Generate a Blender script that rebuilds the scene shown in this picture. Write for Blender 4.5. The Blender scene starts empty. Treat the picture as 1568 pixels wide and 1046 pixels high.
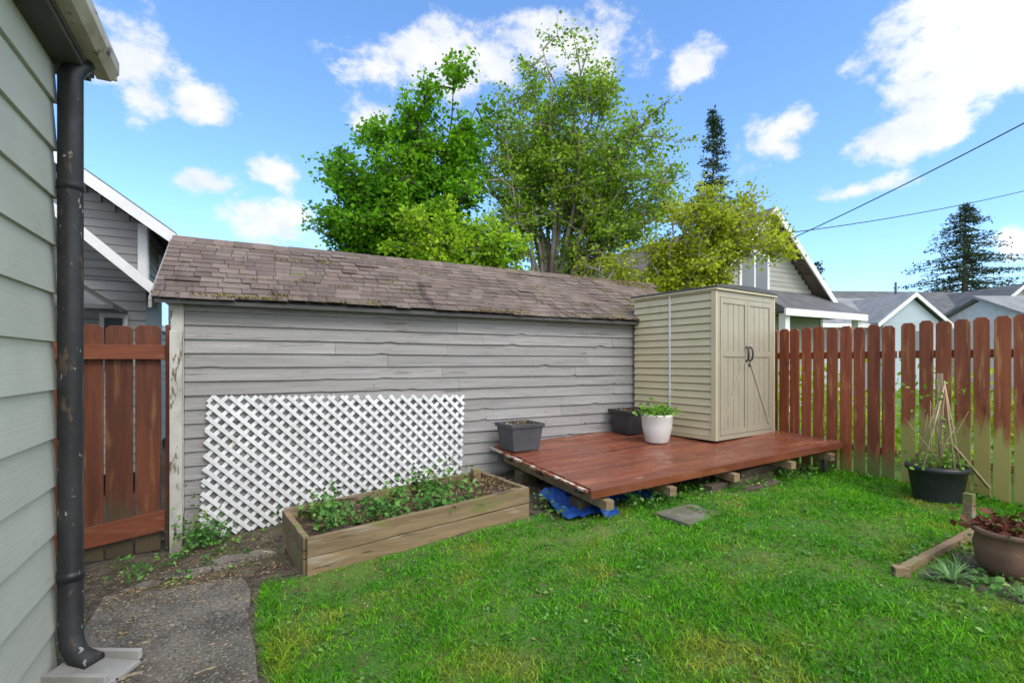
import bpy, math, random
import numpy as np
from mathutils import Vector, Matrix
random.seed(7); rng=np.random.default_rng(11)
S28,C28=math.sin(math.radians(28)),math.cos(math.radians(28))
def W(r,d,z): return Vector((r*C28+d*S28, d*C28-r*S28, z))
scene=bpy.context.scene
col=scene.collection

# ---------------------------------------------------------------- nodes helpers
def N(nt,t,**kw):
    n=nt.nodes.new(t)
    for k,v in kw.items(): setattr(n,k,v)
    return n
def math_(nt,op,a,b=None,clamp=False):
    n=N(nt,'ShaderNodeMath',operation=op); n.use_clamp=clamp
    for i,v in enumerate((a,b)):
        if v is None: continue
        if isinstance(v,(int,float)): n.inputs[i].default_value=v
        else: nt.links.new(v,n.inputs[i])
    return n.outputs[0]
def sstep(nt,v,lo,hi):
    n=N(nt,'ShaderNodeMapRange',interpolation_type='SMOOTHSTEP')
    nt.links.new(v,n.inputs[0]); n.inputs[1].default_value=lo; n.inputs[2].default_value=hi
    return n.outputs[0]
def mixc(nt,f,a,b,bt='MIX'):
    n=N(nt,'ShaderNodeMix',data_type='RGBA',blend_type=bt)
    if isinstance(f,(int,float)): n.inputs[0].default_value=f
    else: nt.links.new(f,n.inputs[0])
    for i,v in ((6,a),(7,b)):
        if isinstance(v,tuple): n.inputs[i].default_value=(v[0],v[1],v[2],1)
        else: nt.links.new(v,n.inputs[i])
    return n.outputs[2]
def noise(nt,scale=(1,1,1),detail=4,rough=.55,seed=0.0,base=1.0):
    tc=N(nt,'ShaderNodeTexCoord'); mp=N(nt,'ShaderNodeMapping')
    mp.inputs['Scale'].default_value=scale; mp.inputs['Location'].default_value=(seed*3.1,seed*1.7,seed)
    nt.links.new(tc.outputs['Object'],mp.inputs[0])
    n=N(nt,'ShaderNodeTexNoise'); n.inputs['Scale'].default_value=base; n.inputs['Detail'].default_value=detail
    n.inputs['Roughness'].default_value=rough
    nt.links.new(mp.outputs[0],n.inputs['Vector'])
    return n.outputs[0]
def pmat(name,c1,c2,sc=(3,3,3),rough=.7,bump=.3,bsc=None,bd=.01,isl=.15,patches=(),zfade=None,spec=.4,metal=0,rvar=0):
    m=bpy.data.materials.new(name); m.use_nodes=True; nt=m.node_tree
    bs=nt.nodes['Principled BSDF']
    f=sstep(nt,noise(nt,sc),.3,.7)
    c=mixc(nt,f,c1,c2)
    for i,(pc,ps,lo,hi) in enumerate(patches):
        c=mixc(nt,sstep(nt,noise(nt,ps,5,.6,seed=i*5.3+2),lo,hi),c,pc)
    if zfade:
        zc,z0,z1=zfade
        g=N(nt,'ShaderNodeNewGeometry'); sp=N(nt,'ShaderNodeSeparateXYZ'); nt.links.new(g.outputs['Position'],sp.inputs[0])
        zz=math_(nt,'ADD',sp.outputs[2],math_(nt,'MULTIPLY',math_(nt,'SUBTRACT',noise(nt,(9,9,2),5,.6,seed=9),.5),.9))
        zz=math_(nt,'ADD',zz,math_(nt,'MULTIPLY',math_(nt,'SUBTRACT',g.outputs['Random Per Island'],.5),.22))
        c=mixc(nt,sstep(nt,zz,z1,z0),c,zc)
    if isl:
        g=N(nt,'ShaderNodeNewGeometry')
        v=math_(nt,'ADD',math_(nt,'MULTIPLY',g.outputs['Random Per Island'],2*isl),1-isl)
        h=N(nt,'ShaderNodeHueSaturation'); nt.links.new(v,h.inputs['Value']); nt.links.new(c,h.inputs['Color']); c=h.outputs[0]
    nt.links.new(c,bs.inputs['Base Color'])
    if rvar:
        rr=math_(nt,'ADD',math_(nt,'MULTIPLY',sstep(nt,noise(nt,(4,4,4),4,seed=4),.35,.65),rvar),rough,True); nt.links.new(rr,bs.inputs['Roughness'])
    else: bs.inputs['Roughness'].default_value=rough
    bs.inputs['Specular IOR Level'].default_value=spec; bs.inputs['Metallic'].default_value=metal
    if bump:
        b=N(nt,'ShaderNodeBump'); b.inputs['Strength'].default_value=bump; b.inputs['Distance'].default_value=bd
        nt.links.new(noise(nt,bsc or tuple(s*4 for s in sc),3,.65,seed=3),b.inputs['Height'])
        nt.links.new(b.outputs[0],bs.inputs['Normal'])
    return m
def leafmat(name,c1,c2,c3=None,clump=1.2,tr=.4,rough=.5,vlo=.6,vhi=1.4,p3=(.5,.66)):
    m=bpy.data.materials.new(name); m.use_nodes=True; nt=m.node_tree
    out=nt.nodes['Material Output']; bs=nt.nodes['Principled BSDF']
    g=N(nt,'ShaderNodeNewGeometry')
    f=math_(nt,'ADD',math_(nt,'MULTIPLY',g.outputs['Random Per Island'],.5),math_(nt,'MULTIPLY',sstep(nt,noise(nt,(clump,)*3,1),.35,.65),.5))
    c=mixc(nt,f,c1,c2)
    if c3: c=mixc(nt,sstep(nt,noise(nt,(clump*.8,)*3,3,.6,seed=6),*p3),c,c3)
    v=math_(nt,'ADD',math_(nt,'MULTIPLY',g.outputs['Random Per Island'],vhi-vlo),vlo)
    h=N(nt,'ShaderNodeHueSaturation'); nt.links.new(v,h.inputs['Value']); nt.links.new(c,h.inputs['Color']); c=h.outputs[0]
    nt.links.new(c,bs.inputs['Base Color']); bs.inputs['Roughness'].default_value=rough; bs.inputs['Specular IOR Level'].default_value=.2
    t=N(nt,'ShaderNodeBsdfTranslucent'); nt.links.new(c,t.inputs[0])
    mx=N(nt,'ShaderNodeMixShader'); mx.inputs[0].default_value=tr
    nt.links.new(bs.outputs[0],mx.inputs[1]); nt.links.new(t.outputs[0],mx.inputs[2]); nt.links.new(mx.outputs[0],out.inputs[0])
    return m

# ---------------------------------------------------------------- mesh builder
class B:
    def __init__(s): s.v=[]; s.f=[]; s.m=[]; s.T=None; s.smooth=[]
    def add(s,vs,fs,mi=0,sm=False):
        o=len(s.v)
        for p in vs:
            p=Vector(p)
            if s.T: p=s.T@p
            s.v.append(tuple(p))
        for f in fs: s.f.append(tuple(o+i for i in f)); s.m.append(mi); s.smooth.append(sm)
    def hexa(s,p,mi=0):
        s.add(p,[(3,2,1,0),(4,5,6,7),(0,1,5,4),(1,2,6,5),(2,3,7,6),(3,0,4,7)],mi)
    def box(s,x0,x1,y0,y1,z0,z1,mi=0):
        s.hexa([(x0,y0,z0),(x1,y0,z0),(x1,y1,z0),(x0,y1,z0),(x0,y0,z1),(x1,y0,z1),(x1,y1,z1),(x0,y1,z1)],mi)
    def beam(s,a,b,w,h,mi=0,up=(0,0,1)):
        a=Vector(a); b=Vector(b); d=(b-a).normalized(); up=Vector(up)
        sd=d.cross(up)
        if sd.length<1e-4: sd=d.cross(Vector((1,0,0)))
        sd.normalize(); u=sd.cross(d); sd=sd*w/2; u=u*h/2
        s.hexa([a-sd-u,a+sd-u,b+sd-u,b-sd-u,a-sd+u,a+sd+u,b+sd+u,b-sd+u],mi)
    def prism(s,poly,vec,mi=0):
        n=len(poly); vec=Vector(vec); a=[Vector(p) for p in poly]; b=[p+vec for p in a]
        s.add(a+b,[tuple(range(n-1,-1,-1)),tuple(range(n,2*n))]+[(i,(i+1)%n,n+(i+1)%n,n+i) for i in range(n)],mi)
    def tube(s,pts,rad,n=6,mi=0,cap=True):
        pts=[Vector(p) for p in pts]
        if not isinstance(rad,(list,tuple)): rad=[rad]*len(pts)
        vs=[]; fs=[]
        for i,p in enumerate(pts):
            d=(pts[min(i+1,len(pts)-1)]-pts[max(i-1,0)]).normalized()
            a=d.cross(Vector((.13,.97,.2))); 
            if a.length<.1: a=d.cross(Vector((1,0,0)))
            a.normalize(); b=d.cross(a)
            for k in range(n):
                t=2*math.pi*k/n; vs.append(p+(a*math.cos(t)+b*math.sin(t))*rad[i])
        for i in range(len(pts)-1):
            for k in range(n): fs.append((i*n+k,i*n+(k+1)%n,(i+1)*n+(k+1)%n,(i+1)*n+k))
        if cap: fs+= [tuple(range(n-1,-1,-1)),tuple((len(pts)-1)*n+k for k in range(n))]
        s.add(vs,fs,mi,True)
    def lathe(s,c,prof,n=28,mi=0):
        c=Vector(c); vs=[]; fs=[]
        for r,z in prof:
            for k in range(n):
                t=2*math.pi*k/n; vs.append(c+Vector((r*math.cos(t),r*math.sin(t),z)))
        for i in range(len(prof)-1):
            for k in range(n): fs.append((i*n+k,i*n+(k+1)%n,(i+1)*n+(k+1)%n,(i+1)*n+k))
        s.add(vs,fs,mi,True)
    def obj(s,name,mats,parent=None,bevel=0):
        me=bpy.data.meshes.new(name); me.from_pydata(s.v,[],s.f)
        for m in (mats if isinstance(mats,(list,tuple)) else [mats]): me.materials.append(m)
        me.polygons.foreach_set('material_index',s.m); me.polygons.foreach_set('use_smooth',s.smooth)
        me.update(); o=bpy.data.objects.new(name,me); col.objects.link(o)
        if parent: o.parent=parent
        if bevel:
            b=o.modifiers.new('bevel','BEVEL'); b.width=bevel; b.segments=2; b.limit_method='ANGLE'
        return o
def empty(name):
    e=bpy.data.objects.new(name,None); col.objects.link(e); return e
def fastmesh(name,verts,loops,starts,mat,parent=None,attr=None):
    me=bpy.data.meshes.new(name); nv=len(verts)
    me.vertices.add(nv); me.vertices.foreach_set('co',verts.astype(np.float32).ravel())
    me.loops.add(len(loops)); me.loops.foreach_set('vertex_index',loops.astype(np.int32))
    me.polygons.add(len(starts)); me.polygons.foreach_set('loop_start',starts.astype(np.int32))
    me.update(calc_edges=True)
    if attr is not None:
        a=me.attributes.new(attr[0],'FLOAT','POINT'); a.data.foreach_set('value',attr[1].astype(np.float32))
    me.materials.append(mat); o=bpy.data.objects.new(name,me); col.objects.link(o)
    if parent: o.parent=parent
    return o
def leaves(name,cen,L,Wd,mat,parent=None,flat=.0):
    n=len(cen); u=rng.normal(size=(n,3)); u/=np.linalg.norm(u,axis=1)[:,None]
    w=rng.normal(size=(n,3)); w[:,2]+=flat*2.5
    if flat: u[:,2]*=(1-flat*.7)
    v=np.cross(w,u); v/=np.linalg.norm(v,axis=1)[:,None]+1e-9
    s=rng.uniform(.6,1.3,size=(n,1)); nn=np.cross(u,v)
    a=u*L*s/2; b=v*Wd*s/2
    V=np.stack([cen-a,cen-a*.1+b+nn*L*.08,cen+a,cen-a*.1-b+nn*L*.08],axis=1).reshape(-1,3)
    return fastmesh(name,V,np.arange(4*n),np.arange(n)*4,mat,parent)

# ---------------------------------------------------------------- ground height
def gz(x,y):
    x=np.asarray(x,float); y=np.asarray(y,float)
    z=np.interp(x,[-2,-.9,0,.4,2.4,4,7],[-.30,-.24,-.19,-.15,0,.09,.06])
    z=z-np.clip(y-4.2,0,1.6)*.04*np.clip(1.5-x,0,1)
    return z+.012*np.sin(x*2.1+y*1.3)+.01*np.sin(x*4.3-y*3.1)
def soil(x,y):
    x=np.asarray(x,float); y=np.asarray(y,float)
    e=.07*np.sin(x*5.1+y*3)+.05*np.sin(x*11+2*y)
    s=np.zeros(np.broadcast(x,y).shape)
    s=np.maximum(s,np.clip((y+e-4.12)/.2,0,1)*(x<2.6))
    s=np.maximum(s,np.clip((y+e-3.85)/.35,0,1)*(x>=2.6)*(x<6.9))
    s=np.maximum(s,np.clip((.12+e-x)/.10,0,1)*(y<7)*(x>-8))
    s=np.maximum(s,.45*np.clip(1-np.abs(y-3.98-e)/.2,0,1)*(x>.1)*(x<2.9))
    s=np.maximum(s,.75*((x>3.95)&(x<6.9)&(y+e<1.7)&(y>-1)))
    return s
def patchn(x,y):
    return .5+.5*np.sin(x*2.3+1.1*np.sin(y*2.9))*np.sin(y*2.6+1.4*np.sin(x*1.7))

# ---------------------------------------------------------------- materials
M={}
M['siding_grey']=pmat('weathered_grey_siding',(.325,.308,.300),(.265,.248,.240),(1.2,3,20),.7,.5,(3,6,110),.004,.13,
   patches=[((.20,.178,.16),(1.6,3,60),.60,.70),((.42,.405,.39),(1.6,3,45),.61,.70),((.16,.135,.11),(1.0,1,13),.62,.72),((.07,.055,.045),(5,3,110),.65,.68),((.10,.08,.06),(9,9,13),.70,.72)],
   zfade=((.13,.135,.075),-.42,.04))
M['shingle']=pmat('roof_shingle',(.130,.092,.074),(.168,.128,.108),(3,3,3),.85,.6,(60,60,60),.004,.26,
   patches=[((.205,.165,.138),(1.2,1.2,1.2),.54,.76),((.070,.052,.042),(5,.7,.7),.58,.72),((.08,.058,.045),(9,9,9),.62,.72),((.14,.135,.05),(2.6,2.6,5),.61,.74)])
M['shingle_dark']=pmat('dark_roof_shingle',(.08,.08,.083),(.13,.13,.132),(2,2,2),.85,.4,(30,30,30),.01,.3)
M['white_old']=pmat('weathered_white_paint',(.60,.57,.51),(.40,.37,.31),(5,5,3),.7,.4,(20,20,6),.006,.1,patches=[((.17,.13,.09),(10,10,3),.55,.61)])
M['white']=pmat('white_paint',(.74,.73,.71),(.64,.63,.61),(4,4,4),.5,.1,None,.004,.05)
M['lattice']=pmat('white_lattice',(.79,.79,.78),(.69,.69,.68),(6,6,6),.45,.1,None,.003,.06,patches=[((.45,.43,.36),(5,5,5),.62,.76)])
M['sage']=pmat('sage_green_siding',(.48,.49,.415),(.43,.44,.37),(2,2,2),.6,.6,(50,3,90),.003,.05,patches=[((.36,.37,.29),(2,3,5),.60,.8)])
M['gutter']=pmat('cream_gutter',(.5,.46,.37),(.3,.26,.18),(4,4,8),.5,.2,None,.004,.05,patches=[((.1,.08,.05),(7,7,12),.56,.66)])
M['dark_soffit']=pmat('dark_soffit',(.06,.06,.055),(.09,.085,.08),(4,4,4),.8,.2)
M['pipe']=pmat('black_weathered_pipe',(.018,.018,.019),(.028,.028,.03),(6,6,2),.38,.3,(30,30,8),.003,0,patches=[((.28,.27,.24),(22,22,10),.64,.67),((.10,.065,.04),(14,14,6),.60,.68)],rvar=.3)
M['conc']=pmat('old_concrete',(.20,.172,.135),(.115,.10,.078),(2.2,2.2,2.2),.85,.9,(45,45,45),.01,.08,patches=[((.06,.052,.04),(1.6,1.6,1.6),.46,.62),((.36,.32,.25),(60,60,60),.56,.64),((.04,.036,.03),(50,50,50),.56,.64),((.42,.33,.20),(5,9,5),.63,.68),((.06,.08,.025),(3,3,3),.58,.70)])
M['conc2']=pmat('pale_concrete',(.34,.325,.30),(.23,.22,.20),(4,4,4),.85,.5,(40,40,40),.005,.08)
M['stone']=pmat('mossy_paver',(.20,.18,.135),(.12,.108,.08),(5,5,5),.85,.6,(40,40,40),.006,0,patches=[((.11,.13,.04),(7,7,7),.48,.6)])
redA=dict(sc=(14,14,1.2),rough=.6,bump=.4,bsc=(50,50,4),bd=.004,isl=.28)
M['fence_a']=pmat('red_stained_cedar',(.31,.080,.032),(.20,.05,.022),patches=[((.40,.16,.06),(16,16,2),.54,.68),((.08,.03,.018),(20,20,2),.62,.70)],zfade=((.19,.21,.055),.06,.46),**redA)
M['fence_b']=pmat('sun_faded_cedar',(.35,.10,.038),(.23,.062,.025),patches=[((.42,.20,.075),(16,16,2),.52,.68),((.08,.03,.018),(20,20,2),.62,.70)],zfade=((.37,.32,.095),.68,.92),**redA)
M['gate']=pmat('dark_red_stained_cedar',(.20,.06,.027),(.115,.036,.018),(14,14,1.2),.6,.4,(50,50,4),.004,.3,patches=[((.29,.13,.055),(12,12,1.5),.54,.70)],zfade=((.12,.09,.05),-.15,.12))
M['gate_rail']=pmat('red_stained_rail',(.27,.078,.036),(.18,.05,.024),(2,14,14),.6,.4,(5,50,50),.004,.2,patches=[((.33,.18,.085),(2,9,9),.56,.7)])
M['deck']=pmat('wet_red_deck_stain',(.235,.070,.034),(.165,.046,.024),(1.5,10,10),.18,.25,(4,60,60),.0015,.16,patches=[((.32,.125,.07),(1.2,5,5),.56,.74),((.12,.045,.028),(2,9,9),.60,.72),((.38,.29,.22),(5,16,5),.67,.71)],rvar=.35,spec=.6)
M['peel']=pmat('peeling_deck_edge',(.30,.10,.05),(.20,.06,.035),(3,3,3),.5,.5,None,.004,.15,patches=[((.60,.50,.40),(5,5,9),.48,.52)])
M['timber']=pmat('weathered_timber',(.29,.20,.11),(.19,.13,.07),(1.6,14,14),.75,.7,(4,50,50),.006,.15,patches=[((.31,.26,.19),(2,9,12),.56,.69),((.17,.18,.05),(2.5,3,5),.54,.67),((.07,.05,.03),(2,20,26),.60,.68)])
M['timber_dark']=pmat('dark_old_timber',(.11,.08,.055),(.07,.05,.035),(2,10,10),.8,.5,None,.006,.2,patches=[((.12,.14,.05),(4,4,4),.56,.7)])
M['shed']=pmat('beige_resin',(.55,.475,.305),(.51,.44,.28),(3,3,3),.45,.12,(60,60,60),.002,.0,patches=[((.43,.38,.245),(3,3,1.2),.58,.74)])
M['shed_front']=pmat('taupe_resin_doors',(.37,.33,.245),(.345,.305,.225),(3,3,3),.45,.12,(60,60,60),.002,.0,patches=[((.30,.265,.19),(4,4,1.5),.56,.75)])
M['shed_roof']=pmat('dark_resin_roof',(.06,.06,.06),(.08,.08,.08),(3,3,3),.5,.1)
M['blackplastic']=pmat('black_plastic',(.03,.031,.034),(.042,.044,.048),(6,6,6),.42,.1,None,.003,0)
M['greyplastic']=pmat('dark_grey_plastic',(.06,.063,.07),(.08,.083,.09),(6,6,6),.5,.1,None,.003,0)
M['whitepot']=pmat('white_glazed_pot',(.72,.70,.66),(.66,.64,.59),(5,5,5),.3,.05,None,.003,0,patches=[((.4,.36,.28),(7,7,5),.60,.75)])
M['soil']=pmat('soil',(.055,.036,.022),(.11,.075,.048),(14,14,14),.95,.9,(60,60,60),.02,0)
M['tarp']=pmat('blue_tarp',(.01,.055,.24),(.02,.085,.32),(6,6,6),.4,.5,(14,14,14),.02,0)
M['terracotta']=pmat('old_terracotta',(.24,.13,.085),(.15,.09,.06),(5,5,5),.8,.5,None,.01,0,patches=[((.10,.10,.05),(6,6,6),.55,.7)])
M['bark']=pmat('bark',(.16,.135,.11),(.09,.075,.06),(5,5,2),.9,.6,(20,20,6),.02,.1)
M['bark_l']=pmat('pale_grey_bark',(.33,.28,.23),(.20,.165,.13),(5,5,2),.9,.4,(20,20,6),.02,.1)
M['glass']=pmat('window_glass',(.05,.06,.07),(.08,.09,.10),(1,1,1),.1,0,None,.01,0,spec=.8)
M['h_grey']=pmat('grey_house_siding',(.30,.295,.29),(.26,.255,.25),(1,1,8),.7,.2,None,.01,.06)
M['h_tan']=pmat('greige_house_siding',(.37,.36,.32),(.32,.31,.275),(1,1,8),.7,.2,None,.01,.06)
M['h_blue']=pmat('pale_blue_siding',(.42,.48,.52),(.38,.44,.48),(1,1,8),.7,.1,None,.01,.06)
M['wire']=pmat('black_cable',(.02,.02,.02),(.03,.03,.03),(1,1,1),.6,0,None,.01,0)
M['bamboo']=pmat('pale_dry_stake',(.45,.34,.20),(.33,.24,.13),(9,9,3),.7,.3)

# ---------------------------------------------------------------- ground sheet
def axis(lo,hi,step,far):
    a=np.arange(lo,hi+1e-6,step); ext=[]; k=step
    g=hi
    while g<far: k*=1.35; g+=k; ext.append(g)
    ext2=[]; k=step; g=lo
    while g>-far: k*=1.35; g-=k; ext2.append(g)
    return np.concatenate([ext2[::-1],a,ext])
xs=axis(-2.5,8,.07,600); ys=axis(-1,7,.07,600)
X,Y=np.meshgrid(xs,ys); Z=gz(X,Y)
near=(X>-3)&(X<8)&(Y>-1)&(Y<7)
Z=Z+np.where(near,rng.normal(0,.004,X.shape),0)
V=np.stack([X,Y,Z],-1).reshape(-1,3); nx=len(xs); ny=len(ys)
i,j=np.meshgrid(np.arange(nx-1),np.arange(ny-1)); a=(j*nx+i).ravel()
L=np.stack([a,a+1,a+nx+1,a+nx],1).ravel()
gm=bpy.data.materials.new('lawn_soil'); gm.use_nodes=True; nt=gm.node_tree; bs=nt.nodes['Principled BSDF']
at=N(nt,'ShaderNodeAttribute',attribute_name='soil')
g1=mixc(nt,sstep(nt,noise(nt,(1.3,1.3,1.3),5),.35,.65),(.06,.18,.016),(.13,.20,.03))
g1=mixc(nt,sstep(nt,noise(nt,(9,9,9),5,seed=2),.52,.70),g1,(.13,.115,.04))
d1=mixc(nt,sstep(nt,noise(nt,(12,12,12),6,.7),.35,.65),(.045,.032,.02),(.15,.115,.075))
d1=mixc(nt,sstep(nt,noise(nt,(55,55,55),3,.7,seed=8),.58,.66),d1,(.30,.27,.22))
d1=mixc(nt,sstep(nt,noise(nt,(3,3,3),5,.7,seed=5),.52,.66),d1,(.08,.10,.025))
sf=sstep(nt,math_(nt,'ADD',at.outputs['Fac'],math_(nt,'MULTIPLY',math_(nt,'SUBTRACT',noise(nt,(7,7,7),5),.5),.8)),.35,.65)
nt.links.new(mixc(nt,sf,g1,d1),bs.inputs['Base Color']); bs.inputs['Roughness'].default_value=.95
bm=N(nt,'ShaderNodeBump'); bm.inputs['Strength'].default_value=.9; bm.inputs['Distance'].default_value=.03
nt.links.new(noise(nt,(35,35,35),5,.7),bm.inputs['Height']); nt.links.new(bm.outputs[0],bs.inputs['Normal'])
go=fastmesh('ground',V,L,np.arange(len(a))*4,gm,attr=('soil',soil(V[:,0],V[:,1])))
go.data.polygons.foreach_set('use_smooth',[True]*len(go.data.polygons))

# ---------------------------------------------------------------- grass
def grass(name,n,mat,hmin,hmax):
    r_=rng.uniform(-1.35,1.35,n); d_=rng.uniform(0,1,n)
    d=1.7+(8.2-1.7)*d_
    r=r_*d
    x=r*C28+d*S28; y=d*C28-r*S28
    keep=rng.uniform(0,1,n)>soil(x,y)*1.15-.05
    keep&=(x>.03)&(x<6.95)&(y<5.6)
    keep&=~((x>.3)&(x<2.5)&(y>4.08)&(y<5.2))
    keep&=~((np.abs(x-3.68)<.25)&(np.abs(y-3.36)<.17))
    keep&=~((x>3.9)&(y<1.7)&(rng.uniform(0,1,n)>.25))
    fine=.5+.5*np.sin(x*9+2*np.sin(y*7))*np.sin(y*8+2*np.sin(x*6))
    worn=sum(np.exp(-(((x-cx)/rx)**2+((y-cy)/ry)**2)) for cx,cy,rx,ry in ((2.9,3.45,.45,.2),(.5,3.85,.4,.25),(4.6,2.2,.3,.2),(3.3,2.5,.25,.15),(.55,2.8,.25,.3),(4.9,3.5,.4,.15)))
    pn=patchn(x,y); keep&=rng.uniform(0,1,n)<(.68+.32*fine)*(1-.5*np.clip(worn,0,1))
    x=x[keep]; y=y[keep]; d=d[keep]; pn=pn[keep]; fine=fine[keep]; worn=np.clip(worn[keep],0,1); m=len(x)
    tall=(rng.uniform(0,1,m)<.02)
    h=rng.uniform(hmin,hmax,m)*(.5+.55*pn+.4*fine)*(1+.5*(x<.2)+.3*(x>6.5)+.8*tall)*(1-.4*worn); w=rng.uniform(.0018,.0034,m)*(.8+.15*d)
    t=rng.uniform(0,2*np.pi,m); cx=np.cos(t)*w; cy=np.sin(t)*w
    lt=rng.uniform(0,2*np.pi,m); lean=rng.uniform(.3,1.5,m)*h; lx=np.cos(lt)*lean; ly=np.sin(lt)*lean
    z=gz(x,y)-.006
    P=lambda X,Y,Z: np.stack([X,Y,Z],1)
    v=np.stack([P(x-cx,y-cy,z),P(x+cx,y+cy,z),P(x+cx*.8+lx*.35,y+cy*.8+ly*.35,z+h*.6),P(x-cx*.8+lx*.35,y-cy*.8+ly*.35,z+h*.6),P(x+lx,y+ly,z+h*.85)],1).reshape(-1,3)
    b=np.arange(m)*5
    L=np.stack([b,b+1,b+2,b+3,b+3,b+2,b+4],1).ravel()
    st=np.stack([np.arange(m)*7,np.arange(m)*7+4],1).ravel()
    return fastmesh(name,v,L,st,mat)
M['grass']=leafmat('grass_blades',(.065,.30,.008),(.17,.48,.015),(.36,.44,.045),clump=1.7,tr=.4,vlo=.5,vhi=1.4,p3=(.52,.68))
grass('lawn_grass',450000,M['grass'],.019,.047)
def onlawn(n):
    out=[]
    while len(out)<n:
        x,y=random.uniform(.15,6.7),random.uniform(1.2,4.0)
        if soil(x,y)<.3: out.append((x,y))
    return out
P=[]
for (x,y) in onlawn(130):
    k=random.randint(6,22); a=rng.normal(size=(k,3)); a[:,0]=x+a[:,0]*.035; a[:,1]=y+a[:,1]*.035; a[:,2]=gz(a[:,0],a[:,1])+.012+np.abs(a[:,2])*.008; P.append(a)
lawn_weed_pts=np.concatenate(P)

# ---------------------------------------------------------------- concrete path
def slab(b,pts,z,th,mi=0):
    b.prism([(x,y,(zz if zz is not None else z)-th) for x,y,zz in pts],(0,0,th),mi)
b=B()
pts=[(-.93,-2,-.13),(.05,-2,-.13),(.06,1.2,-.135),(.05,2.8,-.15),(.035,3.3,-.152),(.0,3.6,-.155),(.02,4.1,-.165),(-.02,4.38,-.175),(-.2,4.47,-.18),(-.55,4.50,-.19),(-.93,4.62,-.2)]
slab(b,pts,0,.12)
b.obj('concrete_path',M['conc'],bevel=.015)
b=B()
for k in range(15):
    cx=-.78+.095*k+random.uniform(-.04,.04); cy=4.80+.012*k+random.uniform(-.06,.06); r=random.uniform(.05,.13)
    n=9; zz=float(gz(cx,cy))+random.uniform(.015,.06)
    poly=[(cx+r*1.4*math.cos(2*math.pi*q/n)*random.uniform(.65,1.25),cy+r*.8*math.sin(2*math.pi*q/n)*random.uniform(.65,1.25),zz-.1+random.uniform(-.01,.01)) for q in range(n)]
    b.prism(poly,(random.uniform(-.02,.02),random.uniform(-.02,.02),.1))
b.obj('broken_concrete_edge',M['conc'],bevel=.012)
b=B(); T=Matrix.Translation((3.68,3.36,float(gz(3.68,3.36))))@Matrix.Rotation(.12,4,'Z')@Matrix.Rotation(.02,4,'X')
b.T=T; b.box(-.27,.27,-.19,.19,-.03,.022); b.obj('stepping_stone',M['stone'],bevel=.008)

# ---------------------------------------------------------------- garage
GY=5.8
garage=empty('garage')
b=B(); zc=-.34
x0w,x1w=-.55,6.55
while zc<2.14:
    x=x0w
    while x<x1w-.01:
        ln=random.choice([1.2,1.8,2.4,3.0,3.6])*random.uniform(.8,1.2); xe=min(x+ln,x1w)
        n=max(1,int((xe-x)/.10)); vs=[]; fs=[]
        warp=random.uniform(0,.005)
        ph=random.uniform(0,6)
        for q in range(n+1):
            xx=x+.0015+(xe-x-.003)*q/n; jz=.002*math.sin(xx*1.7+ph)+random.uniform(-.0005,.0005); jy=.002*math.sin(xx*2.3+ph)-warp
            if random.random()<.035: jz+=random.uniform(.006,.020)
            if q in (0,n): jy-=random.uniform(0,.006)
            zt=zc+.152
            vs+= [(xx,GY-.027+jy,zc+jz),(xx,GY-.006,zt),(xx,GY+.01,zt),(xx,GY+.01,zc+jz)]
        for q in range(n):
            o=q*4; fs+= [(o,o+4,o+5,o+1),(o+3,o+7,o+4,o),(o+1,o+5,o+6,o+2)]
        fs+=[(0,1,2,3),(n*4+3,n*4+2,n*4+1,n*4)]
        b.add(vs,fs); x=xe
    zc+=.138
b.obj('siding',M['siding_grey'],garage)
b=B()
b.box(x0w,x1w,GY+.012,GY+2.6,-.4,2.1)
b.prism([(x0w,GY+.012,2.1),(x0w,GY+1.3,2.88),(x0w,GY+2.6,2.1)],(x1w-x0w,0,0))
b.obj('walls',M['siding_grey'],garage)
b=B(); b.box(-.66,-.552,GY-.045,GY+.06,.0,2.14); b.box(-.70,6.6,GY-.05,GY-.024,2.105,2.185,1)
b.obj('corner_trim',[M['white_old'],M['siding_grey']],garage)
EY,EZ,RY,RZ=5.63,2.13,7.1,2.985
sl=Vector((0,RY-EY,RZ-EZ)); SL=sl.length; sl.normalize(); nrm=Vector((0,-sl.z,sl.y))
RX0,RX1=-.79,6.62
b=B()
b.prism([(RX0+.02,EY+.01,EZ-.035),(RX0+.02,RY,RZ-.03),(RX0+.02,2*RY-EY,EZ-.035),(RX0+.02,2*RY-EY,EZ-.07),(RX0+.02,RY,RZ-.075),(RX0+.02,EY+.01,EZ-.07)],(RX1-RX0-.04,0,0))
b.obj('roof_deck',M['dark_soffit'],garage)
b=B(); rows=13; ex=SL/rows
for i_ in range(rows):
    x=RX0-random.uniform(0,.1)
    while x<RX1:
        w=random.choice([.15,.17,.2,.3])*random.uniform(.93,1.05); xa=max(x,RX0-random.uniform(0,.012)); xb=min(x+w-.006,RX1)
        if xb-xa>.03:
            s0=i_*ex-random.uniform(0,.006)-(random.uniform(.005,.03) if i_==0 else 0); s1=s0+ex*1.25
            lift=.010+random.uniform(0,.002)+(.01 if random.random()<.03 else 0); wv=.012*math.sin((xa)*1.3)+.008*math.sin(xa*3.1+i_*.4)
            def P_(xx,s,h):
                q=Vector((xx,EY,EZ))+sl*s+nrm*(h+wv); return q
            b.hexa([P_(xa,s0,lift-.007),P_(xb,s0,lift-.007),P_(xb,s1,-.004),P_(xa,s1,-.004),P_(xa,s0,lift),P_(xb,s0,lift+random.uniform(-.001,.001)),P_(xb,s1,.003),P_(xa,s1,.003)])
        x+=w
x=RX0
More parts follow.
